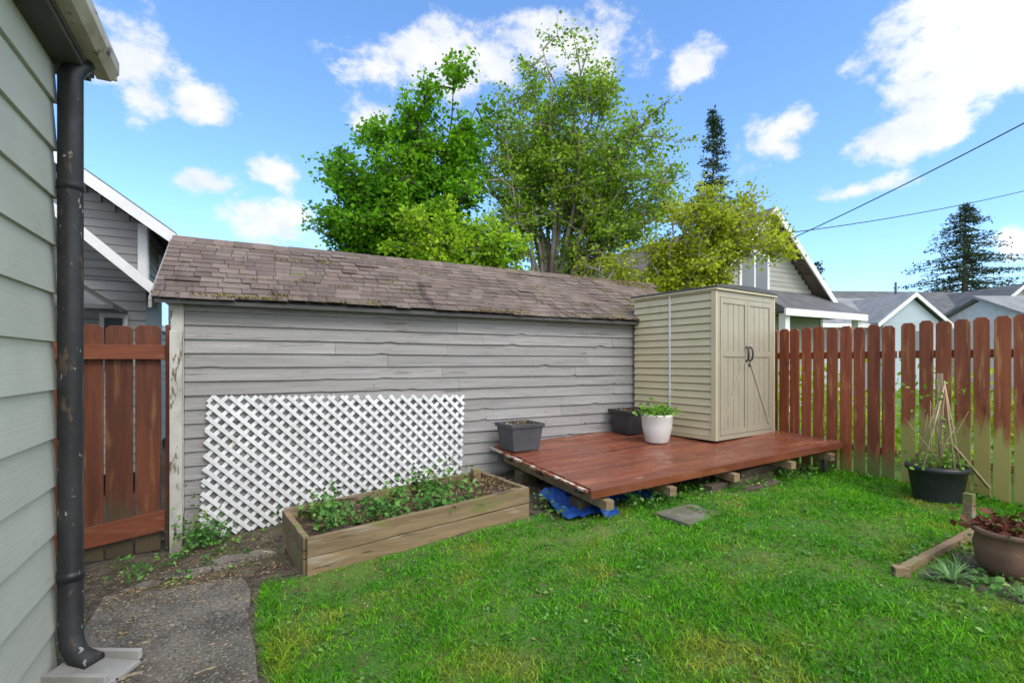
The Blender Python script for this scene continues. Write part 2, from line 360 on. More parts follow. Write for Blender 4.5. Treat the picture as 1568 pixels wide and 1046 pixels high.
while x<RX1:
    w=.21; h=random.uniform(.0,.008)
    b.prism([(x,RY-.14,RZ-.07+h),(x,RY,RZ+.022+h),(x,RY+.14,RZ-.07+h),(x,RY+.14,RZ-.085+h),(x,RY,RZ+.005+h),(x,RY-.14,RZ-.085+h)],(w*1.1,0,.0))
    x+=w
b.box(RX0,RX1,RY,2*RY-EY,EZ-.03,EZ-.02)
b.obj('shingles',M['shingle'],garage)
b=B(); b.prism([(RX0,EY,EZ-.03),(RX0,RY,RZ-.02),(RX0,RY,RZ-.14),(RX0,EY,EZ-.12)],(-.025,0,0)); b.obj('barge_board',M['siding_grey'],garage)
M['moss']=leafmat('moss',(.17,.15,.03),(.26,.22,.04),None,3,.2)
pts=[]
for c in [(5.9,.97,.5,.09,500),(6.2,.9,.3,.1,400),(5.2,.99,.25,.05,200),(3.6,.99,.3,.03,80),(6.5,.6,.2,.2,200)]+[(random.uniform(-.6,6.4),.0,.25,.025,60) for _ in range(14)]+[(random.uniform(-.6,6.4),random.uniform(.05,.9),.07,.02,26) for _ in range(26)]:
    for _ in range(c[4]):
        xx=min(max(random.gauss(c[0],c[2]),RX0),RX1); s=min(SL*1.0,max(-.01,random.gauss(c[1]*SL,c[3])))
        pts.append(tuple(Vector((xx,EY,EZ))+sl*s+nrm*(.016+random.uniform(0,.012))))
leaves('moss',np.array(pts),.024,.020,M['moss'],garage)

# ---------------------------------------------------------------- lattice
def clip(p,q,poly):
    t0,t1=0.,1.; n=len(poly); d=(q[0]-p[0],q[1]-p[1])
    for k in range(n):
        a,c=poly[k],poly[(k+1)%n]; nx_,ny_=-(c[1]-a[1]),(c[0]-a[0])
        num=(p[0]-a[0])*nx_+(p[1]-a[1])*ny_; den=d[0]*nx_+d[1]*ny_
        if abs(den)<1e-9:
            if num<0: return None
            continue
        t=-num/den
        if den>0: t0=max(t0,t)
        else: t1=min(t1,t)
    if t1-t0<1e-3: return None
    f=lambda t:(p[0]+d[0]*t,p[1]+d[1]*t)
    return f(t0),f(t1)
b=B(); poly=[(-.43,-.25),(2.34,-.02),(2.38,1.09),(-.35,1.165)]
pitch=.131
for sgn,yy in ((1,GY-.045),(-1,GY-.058)):
    k=-6.
    while k<6:
        kk=k+random.uniform(-.004,.004)
        c=clip((kk,-1.),(kk+sgn*3+random.uniform(-.01,.01),2.),poly)
        if c and math.dist(*c)>.02:
            b.beam((c[0][0],yy,c[0][1]),(c[1][0],yy,c[1][1]),.010,.038,up=(sgn*-.7,0,.7))
        k+=pitch
b.obj('white_lattice',M['lattice'])

# ---------------------------------------------------------------- wooden gate fence left
f=B(); x=-.74
while x>-3.2:
    w=random.uniform(.19,.205); xa=x-w; t=1.84+random.uniform(-.01,.012); zb=float(gz(x,5.8))-.0+random.uniform(-.01,.02)
    yy=5.79+random.uniform(-.003,.003)
    f.prism([(xa,yy,zb),(x,yy,zb),(x,yy,t-.03),(x-.035,yy,t),(xa+.035,yy,t),(xa,yy,t-.03)],(0,.022,0))
    x=xa-random.uniform(.012,.02)
f.box(-3.2,-.70,5.735,5.785,1.53,1.665,1)
f.hexa([(-3.2,5.735,-.42),(-.70,5.735,-.10),(-.70,5.785,-.10),(-3.2,5.785,-.42),(-3.2,5.735,-.26),(-.70,5.735,.09),(-.70,5.785,.09),(-3.2,5.785,-.26)],1)
f.box(-.70,-.66,5.76,5.84,-.3,1.86,0)
f.obj('wooden_gate',[M['gate'],M['gate_rail']],bevel=.003)
f=B(); f.box(-.655,-.555,5.64,5.742,-.4,1.80); f.obj('fence_post',M['white_old'],bevel=.006)

# ---------------------------------------------------------------- right fence
fx=6.92
def fence(name,ya,yb,mat):
    f=B(); y=ya
    while y<yb-.05:
        w=random.uniform(.132,.145); top=1.97+random.uniform(-.022,.022); xx=fx+random.uniform(-.006,.006); zb=float(gz(fx,y))+random.uniform(-.03,.01)
        tl=random.uniform(-.010,.010)
        f.prism([(xx,y,zb),(xx,y+w,zb),(xx+.003,y+w+tl,top-.035),(xx+.003,y+w-.03+tl,top),(xx+.003,y+.03+tl,top),(xx+.003,y+tl,top-.035)],(.02,0,0))
        y+=w+random.uniform(.018,.034)
    for z in (.35,1.55): f.box(fx+.035,fx+.075,ya,yb,z,z+.09)
    return f.obj(name,mat,bevel=.002)
fence('wooden_fence',3.14,7.2,M['fence_a'])
fence('wooden_fence',-3.0,3.11,M['fence_b'])

# ---------------------------------------------------------------- deck
def dz(x,y): return .335+.045*(y-3.72)+.036*(x-2.81)
deck=empty('wooden_deck')
b=B(); y=3.70
while y<5.74:
    w=.138; x0=2.79+random.uniform(-.012,.012); ye=min(y+w,5.76); h=random.uniform(-.002,.002)
    xb_=random.choice([4.2,5.1,5.9,None]); segs=[(x0,6.80)] if xb_ is None else [(x0,xb_-.002),(xb_+.002,6.80)]
    for (sa,sb) in segs:
        c=[(sa,y),(sb,y),(sb,ye),(sa,ye)]
        b.hexa([(px,py,dz(px,py)-.035+h) for px,py in c]+[(px,py,dz(px,py)+h) for px,py in c])
    y+=w+.007
b.obj('deck_boards',M['deck'],deck,bevel=.004)
b=B()
q4=[(2.77,3.665),(6.82,3.665),(6.82,3.697),(2.77,3.697)]
b.hexa([(px,py,dz(px,py)-.085) for px,py in q4]+[(px,py,dz(px,py)-.003) for px,py in q4],0)
for (ya,yb) in ((3.7,4.1),(4.12,4.5),(4.55,4.9),(4.95,5.35),(5.4,5.74)):
    q4=[(2.735,ya),(2.768,ya),(2.768,yb),(2.735,yb)]
    b.hexa([(px,py,dz(px,py)-.03) for px,py in q4]+[(px,py,dz(px,py)-.006) for px,py in q4],1)
b.obj('edge_boards',[M['deck'],M['peel']],deck,bevel=.003)
b=B()
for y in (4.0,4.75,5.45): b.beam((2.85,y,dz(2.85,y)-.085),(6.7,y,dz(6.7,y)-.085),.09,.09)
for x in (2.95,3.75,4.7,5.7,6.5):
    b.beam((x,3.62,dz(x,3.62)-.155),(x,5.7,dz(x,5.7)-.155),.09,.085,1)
for x,y in ((2.95,4.05),(3.75,4.15),(4.7,4.15),(5.7,4.1),(2.95,5.2)):
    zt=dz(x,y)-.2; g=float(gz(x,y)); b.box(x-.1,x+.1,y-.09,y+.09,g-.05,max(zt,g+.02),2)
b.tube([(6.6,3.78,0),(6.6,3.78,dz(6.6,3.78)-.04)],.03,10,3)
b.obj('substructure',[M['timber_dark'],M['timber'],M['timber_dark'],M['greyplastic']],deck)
b=B(); b.beam((4.35,3.72,.13),(5.7,3.93,.12),.12,.10); b.beam((4.5,3.60,.08),(5.5,3.72,.09),.13,.05); b.beam((5.0,3.85,.2),(5.9,4.0,.2),.1,.09)
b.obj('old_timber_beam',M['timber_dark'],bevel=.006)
b=B(); n=26; vs=[];fs=[]
for i_ in range(n):
    for j_ in range(10):
        u,v_=i_/(n-1),j_/9
        x=2.66+1.1*u; yv=3.88+.6*v_-.08*math.sin(u*7)*(1-v_); g=float(gz(x,yv)); vs.append((x,yv,g+.01+.05*abs(math.sin(u*11+v_*3))*(0.3+v_)+random.uniform(0,.03)+.08*v_))
for i_ in range(n-1):
    for j_ in range(9): fs.append((i_*10+j_,(i_+1)*10+j_,(i_+1)*10+j_+1,i_*10+j_+1))
b.add(vs,fs)
b.add([(2.98,3.72,.03),(3.08,3.70,.05),(3.2,3.74,.02),(3.14,3.8,.12),(3.12,3.86,.2),(3.0,3.9,.22),(2.97,3.8,.1)],[(0,1,3,6),(1,2,3),(6,3,4,5)])
b.obj('blue_tarp',M['tarp'])

# ---------------------------------------------------------------- storage shed
shed=empty('storage_shed'); SW,SD,SH=1.43,1.36,1.97
T=Matrix.Translation((5.27,4.37,dz(5.7,4.8)+.005))@Matrix.Rotation(math.radians(6.5),4,'Z')
b=B(); b.T=T
b.box(.03,SW-.03,.03,SD,.0,SH-.03)
for side in (0,1):
    z=.05
    while z<SH-.06:
        h=.098
        for (ya,yb) in ((.07,.70),(.725,SD)):
            if side==0: b.hexa([(.0,ya,z),(.04,ya,z),(.04,yb,z),(.0,yb,z),(.018,ya,z+h-.012),(.04,ya,z+h-.012),(.04,yb,z+h-.012),(.018,yb,z+h-.012)])
            else: b.hexa([(SW-.04,ya,z),(SW,ya,z),(SW,yb,z),(SW-.04,yb,z),(SW-.04,ya,z+h-.012),(SW-.018,ya,z+h-.012),(SW-.018,yb,z+h-.012),(SW-.04,yb,z+h-.012)])
        z+=h
    xa=(-.004,.03) if side==0 else (SW-.03,SW+.004)
    b.box(*xa,-.004,.07,0,SH); b.box(*xa,.07,SD+.004,0,.045); b.box(*xa,.07,SD+.004,SH-.05,SH)
b.obj('side_walls',M['shed'],shed,bevel=.004)
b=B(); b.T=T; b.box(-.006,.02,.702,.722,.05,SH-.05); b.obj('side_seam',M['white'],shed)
b=B(); b.T=T
b.box(.031,.09,.0,.05,0,SH); b.box(SW-.09,SW-.031,.0,.05,0,SH); b.box(.09,SW-.09,0,.05,SH-.12,SH); b.box(.09,SW-.09,0,.05,0,.06)
for k,(xa,xb) in enumerate(((.095,SW/2-.004),(SW/2+.004,SW-.095))):
    b.box(xa,xb,.012,.04,.065,SH-.125)
    za,zb,zm=.065,SH-.125,1.08
    for (p,q,r,s) in ((xa,xa+.055,za,zb),(xb-.055,xb,za,zb)): b.box(p,q,-.006,.011,r,s)
    b.box(xa+.056,xb-.056,-.005,.011,zb-.07,zb); b.box(xa+.056,xb-.056,-.005,.011,za,za+.07); b.box(xa+.056,xb-.056,-.005,.011,zm,zm+.075)
    m_=4; pw=(xb-xa-.112)/m_
    for q in range(m_):
        for (z0,z1) in ((za+.071,zm-.001),(zm+.076,zb-.071)): b.box(xa+.056+q*pw+.004,xa+.056+(q+1)*pw-.004,.005,.0115,z0,z1)
    A=(xa+.06,-.001,za+.09); C=(xb-.06,-.001,zm-.02)
    if k==1: A=(xb-.06,-.001,za+.09); C=(xa+.06,-.001,zm-.02)
    b.beam(A,C,.012,.05)
b.obj('doors',M['shed_front'],shed,bevel=.003)
b=B(); b.T=T
for sx in (-1,1):
    cx=SW/2+sx*.035
    b.tube([(cx,-.01,1.02),(cx+sx*.012,-.045,1.05),(cx+sx*.02,-.055,1.12),(cx+sx*.012,-.045,1.19),(cx,-.01,1.22)],.012,8)
b.box(SW/2+.02,SW/2+.05,-.02,-.007,.95,.99)
b.obj('handles',M['blackplastic'],shed)
b=B(); b.T=T
n=10; top=[(-.03+(SW+.06)*q/n, -.04, SH+.02+.045*math.sin(math.pi*q/n)) for q in range(n+1)]
b.prism([(-.03,-.04,SH-.005)]+[(SW+.03,-.04,SH-.005)]+top[::-1],(0,SD+.08,0))
b.obj('roof',M['shed_roof'],shed,bevel=.006)
b=B(); b.T=T; b.box(-.02,SW+.02,-.03,-.012,SH-.035,SH-.006); b.box(-.025,-.006,-.03,SD+.02,SH-.03,SH-.006); b.obj('roof_trim',M['shed'],shed,bevel=.003)

# ---------------------------------------------------------------- pots
def clover(cx,cy,cz,R,n,h):
    a=rng.normal(size=(n,3)); a[:,0]=cx+a[:,0]*R*.45; a[:,1]=cy+a[:,1]*R*.45; a[:,2]=cz+np.abs(a[:,2])*h*.5
    return a
M['leaf_b']=leafmat('bright_plant_leaves',(.12,.30,.03),(.24,.44,.05),None,6,.35)
M['leaf_d']=leafmat('garden_leaves',(.05,.17,.03),(.15,.33,.07),(.26,.36,.08),5,.3)
M['leaf_r']=leafmat('reddish_leaves',(.12,.03,.02),(.20,.07,.04),(.10,.15,.04),8,.3)
M['leaf_dry']=leafmat('dry_leaves',(.22,.14,.07),(.38,.28,.14),(.10,.07,.04),8,.2)
leaves('lawn_weeds',lawn_weed_pts,.028,.022,M['leaf_d'],flat=.8)
def boxpot(name,cx,cy,cz,w,d,h,mat,rot):
    b=B(); b.T=Matrix.Translation((cx,cy,cz))@Matrix.Rotation(rot,4,'Z'); k=.8
    def ring(s,z): return [(-w/2*s,-d/2*s,z),(w/2*s,-d/2*s,z),(w/2*s,d/2*s,z),(-w/2*s,d/2*s,z)]
    R=ring(k,0)+ring(.96,h*.86)+ring(1.04,h*.86)+ring(1.06,h)+ring(.95,h)+ring(.93,h*.8)
    fs=[(3,2,1,0)]
    for L_ in range(5):
        for q in range(4): fs.append((L_*4+q,L_*4+(q+1)%4,L_*4+4+(q+1)%4,L_*4+4+q))
    b.add(R,fs,0); b.add(ring(.94,h*.88),[(0,1,2,3)],1)
    return b.obj(name,[mat,M['soil']],bevel=.006)
def zf(x,y): return dz(x,y)+.003
boxpot('square_planter',2.99,5.42,zf(2.97,5.45),.46,.40,.33,M['greyplastic'],.05)
leaves('sprouting_plant',clover(2.97,5.45,zf(2.97,5.45)+.30,.25,60,.05),.05,.02,M['leaf_dry'])
boxpot('square_planter',4.86,5.50,zf(4.8,5.5),.48,.40,.34,M['blackplastic'],.0)
leaves('sprouting_plant',clover(4.86,5.5,zf(4.8,5.5)+.31,.25,50,.04),.05,.02,M['leaf_dry'])
b=B(); c=(4.72,4.84,zf(4.7,4.86))
b.lathe(c,[(0,0),(.135,0),(.15,.02),(.19,.2),(.2,.33),(.207,.345),(.205,.37),(.19,.37),(.18,.32)],36)
b.lathe(c,[(.0,.335),(.186,.33)],36,1)
b.obj('white_flower_pot',[M['whitepot'],M['soil']])
leaves('potted_plant',clover(c[0],c[1],c[2]+.36,.25,420,.11),.065,.045,M['leaf_b'],flat=.5)
px,py=6.37,2.50; pz=float(gz(px,py))
b=B(); b.lathe((px,py,pz-.01),[(0,0),(.19,0),(.2,.02),(.245,.32),(.268,.325),(.268,.375),(.25,.375),(.235,.33)],36); b.lathe((px,py,pz),[(0,.335),(.24,.33)],36,1)
b.obj('black_flower_pot',[M['blackplastic'],M['soil']])
b=B(); topp=Vector((px+.12,py-.02,pz+1.2))
for a_ in (.3,1.7,2.9,4.3,5.4):
    bb=Vector((px+.2*math.cos(a_),py+.2*math.sin(a_),pz+.3)); b.tube([bb,topp+(topp-bb)*random.uniform(.0,.05)],[.010,.007],6)
b.beam((px+.14,py+.03,pz+.3),(px+.14,py+.03,pz+1.32),.05,.012); b.beam((px-.05,py-.08,pz+.85),(px+.28,py+.05,pz+.80),.02,.015); b.beam((px+.05,py-.1,pz+.6),(px+.5,py-.25,pz+.12),.03,.02)
for k in range(9):
    a_=random.uniform(0,6.28); p0=Vector((px+.1*math.cos(a_),py+.1*math.sin(a_),pz+.33)); p2=p0+Vector((random.gauss(0,.16),random.gauss(0,.12),random.uniform(.4,.95))); b.tube([p0,p0.lerp(p2,.5)+Vector((random.gauss(0,.06),0,.05)),p2],[.005,.004,.002],4)
b.obj('wooden_trellis_stakes',M['bamboo'])
cl_=np.concatenate([clover(px,py,pz+.35,.32,200,.14),np.array([[px+.02+random.gauss(0,.15),py+random.gauss(0,.13),pz+random.uniform(.4,1.25)] for _ in range(110)])])
leaves('climbing_plant',cl_,.05,.03,M['leaf_b'],flat=.3)

# ---------------------------------------------------------------- raised bed (centre)
bed=empty('raised_garden_bed')
FL=Vector((.42,4.13,0)); FR=Vector((2.42,4.22,0)); BR=Vector((2.30,5.05,0)); BL=Vector((.30,5.02,0))
def plank(b,A,za,C,zc_,h,th,mi=0):
    n=8; d=(C-A).normalized(); n_=Vector((-d.y,d.x,0))*th/2; vs=[]; fs=[]
    for q in range(n+1):
        p=A.lerp(C,q/n); z=za+(zc_-za)*q/n+random.uniform(-.004,.004); o=n_.normalized()*random.uniform(-.003,.003)
        vs+=[(*(p-n_+o).xy,z-h),(*(p+n_+o).xy,z-h),(*(p+n_+o).xy,z),(*(p-n_+o).xy,z)]
    for q in range(n):
        k=q*4
        for e in range(4): fs.append((k+e,k+(e+1)%4,k+4+(e+1)%4,k+4+e))
    fs+=[(3,2,1,0),(n*4,n*4+1,n*4+2,n*4+3)]
    b.add(vs,fs,mi)
b=B()
plank(b,FL+Vector((-.02,0,0)),.145,FR,.285,.15,.05); plank(b,FL+Vector((-.02,.004,0)),-.01,FR+Vector((0,.004,0)),.130,.17,.05)
plank(b,BL,.155,BR,.30,.30,.045)
plank(b,FL+Vector((-.02,.03,0)),.143,BL+Vector((0,-.025,0)),.152,.15,.05); plank(b,FL+Vector((-.02,.03,0)),-.01,BL+Vector((0,-.025,0)),.0,.16,.05)
plank(b,FR+Vector((-.028,.03,0)),.283,BR+Vector((-.028,-.025,0)),.298,.30,.05)
b.obj('planks',M['timber'],bed,bevel=.006)
b=B()
for p,z in ((FL+Vector((.06,.07,0)),.10),(FR+Vector((-.1,.07,0)),.26),(BL+Vector((.06,-.07,0)),.12),(BR+Vector((-.1,-.07,0)),.34)):
    b.box(p.x-.045,p.x+.045,p.y-.04,p.y+.04,-.2,z)
b.obj('corner_posts',M['timber'],bed,bevel=.004)
b=B(); n=24; vs=[];fs=[]
for i_ in range(n+1):
    for j_ in range(13):
        u,v_=i_/n,j_/12; A=FL.lerp(FR,u); C=BL.lerp(BR,u); p=A.lerp(C,.03+v_*.94)
        vs.append((p.x,p.y,.06+.14*u+random.uniform(-.015,.02)+.03*math.sin(v_*3.1)))
for i_ in range(n):
    for j_ in range(12): fs.append((i_*13+j_,(i_+1)*13+j_,(i_+1)*13+j_+1,i_*13+j_+1))
b.add(vs,fs,0,True); b.obj('soil',M['soil'],bed)
P=[]
hubs=[(random.uniform(.08,.80),random.uniform(.15,.95)) for _ in range(18)]
for _ in range(90):
    hu=random.choice(hubs); u=min(max(random.gauss(hu[0],.05),.03),.85); v_=min(max(random.gauss(hu[1],.1),.1),1.0); A=FL.lerp(FR,u); C=BL.lerp(BR,u); p=A.lerp(C,v_)
    k=random.randint(8,30); h=random.uniform(.04,.26)
    P.append(clover(p.x,p.y,.09+.14*u,random.uniform(.06,.14),k,h))
leaves('strawberry_plants',np.concatenate(P),.055,.042,M['leaf_d'],flat=.5)
P=[clover(FL.x+random.uniform(.1,1.9),FL.y+random.uniform(.15,.85),.2,.14,12,.05) for _ in range(80)]
P=np.concatenate(P); P[:,2]=.11+.07*(P[:,0]-.42)+np.abs(rng.normal(0,.02,len(P)))
leaves('dead_plants',P,.06,.014,M['leaf_dry'],flat=.3)

# ---------------------------------------------------------------- right garden bed
b=B(); plank(b,Vector((3.92,1.72,0)),.13,Vector((5.35,1.79,0)),.17,.18,.05)
plank(b,Vector((3.90,1.745,0)),.125,Vector((3.86,1.70,0)),.125,.17,.09)
b.obj('garden_edging_board',M['timber'],bevel=.006)
b=B(); c=(4.47,1.36,float(gz(4.47,1.36)))
b.lathe(c,[(0,0),(.13,0),(.17,.08),(.185,.2),(.17,.27),(.19,.28),(.19,.31),(.17,.31),(.16,.27)],30); b.lathe(c,[(0,.28),(.165,.27)],30,1)
b.obj('terracotta_pot',[M['terracotta'],M['soil']])
leaves('succulent_plant',clover(c[0],c[1],c[2]+.30,.22,260,.07),.07,.035,M['leaf_r'],flat=.2)
b=B(); c2=(4.55,1.08,c[2]); b.lathe(c2,[(0,0),(.12,0),(.17,.3),(.185,.3),(.185,.33),(.165,.33),(.16,.28)],30); b.lathe(c2,[(0,.29),(.16,.28)],30,1)
b.obj('black_flower_pot',[M['blackplastic'],M['soil']])
b=B(); b.beam((5.55,1.95,0),(5.55,1.95,.36),.07,.07); b.obj('wooden_stake',M['timber'],bevel=.004)
def tuft(P_,cx,cy,n,L,w):
    z=float(gz(cx,cy))
    for _ in range(n):
        a=random.uniform(0,6.28); l=L*random.uniform(.6,1.2); up=random.uniform(.5,1.3); dx,dy=math.cos(a),math.sin(a); px_,py_=-dy*w,dx*w
        pts=[]
        for q in range(5):
            t=q/4; r=l*t*.8; h=up*l*(t-.65*t*t); k=1-t*.9
            pts+=[(cx+dx*r+px_*k,cy+dy*r+py_*k,z+h),(cx+dx*r-px_*k,cy+dy*r-py_*k,z+h)]
        P_.add(pts,[(2*q,2*q+1,2*q+3,2*q+2) for q in range(4)])
b=B()
tuft(b,4.02,1.50,60,.22,.006); tuft(b,4.25,1.55,30,.16,.006); tuft(b,4.1,1.2,30,.14,.006)
for _ in range(14): tuft(b,random.uniform(3.9,4.9),random.uniform(.9,1.7),14,.1,.005)
b.obj('daylily_plants',leafmat('strap_leaves',(.12,.26,.08),(.24,.40,.14),None,6,.3))
P=[clover(random.uniform(3.95,6.6),random.uniform(1.0,1.85),.05,.16,30,.09) for _ in range(80)]
P+=[clover(random.uniform(3.2,4.0),random.uniform(1.0,1.6),float(.03),.1,20,.05) for _ in range(14)]
leaves('garden_weeds',np.concatenate(P),.045,.03,M['leaf_d'],flat=.4)
P=[clover(-.38+random.gauss(0,.09),5.55+random.gauss(0,.09),-.2,.14,35,random.uniform(.1,.5)) for _ in range(13)]
P+=[clover(random.uniform(-1.0,.4),random.uniform(4.75,5.6),float(-.24),.1,10,.05) for _ in range(34)]
P+=[clover(random.uniform(3.3,6.6),random.uniform(3.6,3.95),float(.08),.1,22,.12) for _ in range(34)]
P+=[clover(random.uniform(2.45,2.75),random.uniform(3.9,5.3),float(.02),.1,14,.09) for _ in range(10)]
P+=[clover(random.uniform(.3,2.4),random.uniform(5.15,5.7),float(-.05),.12,14,.12) for _ in range(12)]
P+=[clover(random.uniform(6.7,6.86),random.uniform(1.9,4),float(.06),.08,10,.1) for _ in range(14)]
leaves('garden_weeds',np.concatenate(P),.05,.03,M['leaf_d'],flat=.35)
lx=np.array([[random.uniform(-1.4,.6),random.gauss(5.0,.35),0] for _ in range(1300)]+[[random.uniform(-.9,.3),random.gauss(4.50,.14),0] for _ in range(600)]+[[random.gauss(-.72,.15),random.uniform(3.2,4.6),0] for _ in range(420)]+[[random.uniform(-.9,0),random.uniform(2.4,4.5),0] for _ in range(260)]+[[random.uniform(.05,6),random.uniform(1.5,4),0] for _ in range(500)]+[[random.uniform(.2,6.5),random.gauss(4.0,.12),0] for _ in range(500)])
lx[:,2]=gz(lx[:,0],lx[:,1])+.02+.045*((lx[:,0]<.04)&(lx[:,1]<4.6)); leaves('leaf_litter',lx,.024,.012,M['leaf_dry'],flat=.8)

# ---------------------------------------------------------------- left house
HX,HY=-.95,3.6
house=empty('green_sided_house')
b=B(); z=-.22
while z<3.2:
    b.hexa([(HX-.05,-4,z),(HX+.022,-4,z),(HX+.022,HY,z),(HX-.05,HY,z),(HX-.05,-4,z+.275),(HX+.002,-4,z+.275),(HX+.002,HY,z+.275),(HX-.05,HY,z+.275)]); z+=.262
b.obj('siding',M['sage'],house)
b=B(); b.box(-7,HX-.052,-4,HY-.005,-.3,3.2); b.box(-7,HX-.02,-4,HY-.003,-.4,-.225,1); b.obj('walls',[M['sage'],M['conc2']],house)
b=B(); b.hexa([(-7.0,-4.2,3.17),(-.80,-4.2,3.17),(-.80,3.74,3.17),(-7,3.74,3.17),(-7,-4.2,6.0),(-.80,-4.2,3.30),(-.80,3.74,3.30),(-7,3.74,6.0)],0)
b.obj('roof',M['shingle_dark'],house)
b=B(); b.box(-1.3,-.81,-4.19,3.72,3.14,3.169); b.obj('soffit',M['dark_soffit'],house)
b=B()
b.prism([(-.798,-4.2,3.19),(-.73,-4.2,3.19),(-.69,-4.2,3.24),(-.69,-4.2,3.31),(-.70,-4.2,3.325),(-.708,-4.2,3.31),(-.708,-4.2,3.25),(-.74,-4.2,3.205),(-.798,-4.2,3.205)],(0,7.98,0))
b.box(-.797,-.70,3.765,3.782,3.2,3.30)
b.obj('gutter',M['gutter'],house)
b=B(); dx,dy=-.868,3.575
b.tube([(dx+.05,dy+.04,3.2),(dx+.02,dy+.02,3.15),(dx,dy,3.08),(dx,dy,2.5),(dx,dy,1),(dx,dy,.02),(dx+.01,dy-.02,-.05),(dx+.05,dy-.06,-.11),(dx+.13,dy-.12,-.135)],.056,20)
for z in (2.45,.3): b.tube([(dx,dy,z),(dx,dy,z+.05)],.060,20)
b.obj('downspout',M['pipe'],house)
b=B(); b.T=Matrix.Translation((-.76,3.42,-.185))@Matrix.Rotation(-.5,4,'Z')
b.hexa([(-.16,-.13,0),(.2,-.13,0),(.2,.13,0),(-.16,.13,0),(-.16,-.13,.06),(.2,-.11,.03),(.2,.11,.03),(-.16,.13,.06)]); b.box(-.16,.2,-.13,-.10,.03,.085); b.box(-.16,.2,.10,.13,.03,.085)
b.obj('splash_block',M['conc2'],bevel=.006)

# ---------------------------------------------------------------- neighbour house (left, behind)
nh=empty('neighbour_grey_house')
def lap(b,x0,x1,y,z0,z1,st=.13,gable=None,mi=0):
    z=z0
    while z<z1:
        zt_=min(z+st,z1); xa,xb=x0,x1
        if gable:
            ax,az,ez=gable; 
            if zt_>ez:
                k=(az-zt_)/(az-ez); xa=max(x0,ax-(ax-x0)*k) ; xb=min(x1,ax+(x1-ax)*k)
        if xb-xa>.05: b.hexa([(xa,y-.02,z),(xb,y-.02,z),(xb,y+.02,z),(xa,y+.02,z),(xa,y-.004,zt_),(xb,y-.004,zt_),(xb,y+.02,zt_),(xa,y+.02,zt_)],mi)
        z+=st
b=B()
AX,AZ,EX,EZ2=-4.6,6.0,-1.49,3.75
lap(b,-7.7,EX,10,0,AZ-.3,.13,(AX,AZ,EZ2))
b.box(-7.7,EX,10.02,19,0,3.72)
b.prism([(-7.7,10.02,3.72),(EX,10.02,3.72),(AX,10.02,AZ-.02)],(0,9,0))
for z in np.arange(0,3.7,.13): b.hexa([(EX,10.03,z),(EX+.02,10.03,z),(EX+.02,19,z),(EX,19,z),(EX,10.03,z+.13),(EX+.004,10.03,z+.13),(EX+.004,19,z+.13),(EX,19,z+.13)])
b.obj('walls',M['h_grey'],nh)
b=B()
def rz(x): return AZ+.08-abs(x-AX)*((AZ-EZ2)/abs(AX-EX))
xr=-1.02
for s in (1,-1):
    x1=AX+s*(xr-AX); 
    b.hexa([(AX,9.55,rz(AX)),(x1,9.55,rz(x1)),(x1,19.4,rz(x1)),(AX,19.4,rz(AX)),(AX,9.55,rz(AX)+.09),(x1,9.55,rz(x1)+.09),(x1,19.4,rz(x1)+.09),(AX,19.4,rz(AX)+.09)])
b.obj('roof',M['shingle_dark'],nh)
b=B()
for s in (1,-1):
    x1=AX+s*(xr-AX)
    b.hexa([(AX,9.50,rz(AX)-.14),(x1,9.50,rz(x1)-.14),(x1,9.545,rz(x1)-.14),(AX,9.545,rz(AX)-.14),(AX,9.50,rz(AX)+.06),(x1,9.50,rz(x1)+.06),(x1,9.545,rz(x1)+.06),(AX,9.545,rz(AX)+.06)])
b.box(xr+.002,xr+.1,9.5,19.4,rz(xr)-.1,rz(xr)+.04)
b.box(EX-.09,EX+.03,9.955,9.978,0,3.75); b.box(EX+.022,EX+.045,9.98,10.1,0,3.75)
for y in (11.2,13.4): b.box(EX+.021,EX+.05,y,y+1.1,2.1,3.5)
b.obj('white_trim',M['white'],nh)
b=B()
for y in (11.2,13.4): b.box(EX+.05,EX+.056,y+.1,y+1.0,2.2,3.4)
b.obj('windows',M['glass'],nh)
b=B(); lap(b,-4.2,-1.25,8.45,0,2.6,.13)
b.box(-4.2,-1.25,8.475,9.9,0,2.5); b.obj('porch_walls',M['h_grey'],nh)
b=B(); pr=lambda x: 2.44+(-1.08-x)*.93
b.hexa([(-1.08,8.0,pr(-1.08)),(-3.0,8.0,pr(-3.0)),(-3.0,9.9,pr(-3.0)),(-1.08,9.9,pr(-1.08)),(-1.08,8.0,pr(-1.08)+.08),(-3.0,8.0,pr(-3.0)+.08),(-3.0,9.9,pr(-3.0)+.08),(-1.08,9.9,pr(-1.08)+.08)])
b.hexa([(-2.3,7.6,2.15),(-1.45,7.6,2.15),(-1.45,8.42,2.15),(-2.3,8.42,2.75),(-2.3,7.6,2.2),(-1.45,7.6,2.2),(-1.45,8.42,2.2),(-2.3,8.42,2.8)])
b.obj('porch_roof',M['shingle_dark'],nh)
b=B(); b.hexa([(-1.06,7.95,pr(-1.08)-.1),(-3.0,7.95,pr(-3.0)-.1),(-3.0,7.99,pr(-3.0)-.1),(-1.06,7.99,pr(-1.08)-.1),(-1.06,7.95,pr(-1.08)+.06),(-3.0,7.95,pr(-3.0)+.06),(-3.0,7.99,pr(-3.0)+.06),(-1.06,7.99,pr(-1.08)+.06)])
b.box(-1.06,-.98,7.95,9.9,2.36,2.46)
b.box(-1.75,-1.70,8.42,8.43,1.4,2.1); b.box(-1.5,-1.45,8.42,8.43,1.4,2.1); b.box(-1.75,-1.45,8.415,8.428,2.1,2.16)
b.obj('porch_trim',M['white'],nh)
b=B(); b.box(-1.69,-1.51,8.41,8.425,1.4,2.09); b.obj('porch_window',M['glass'],nh)

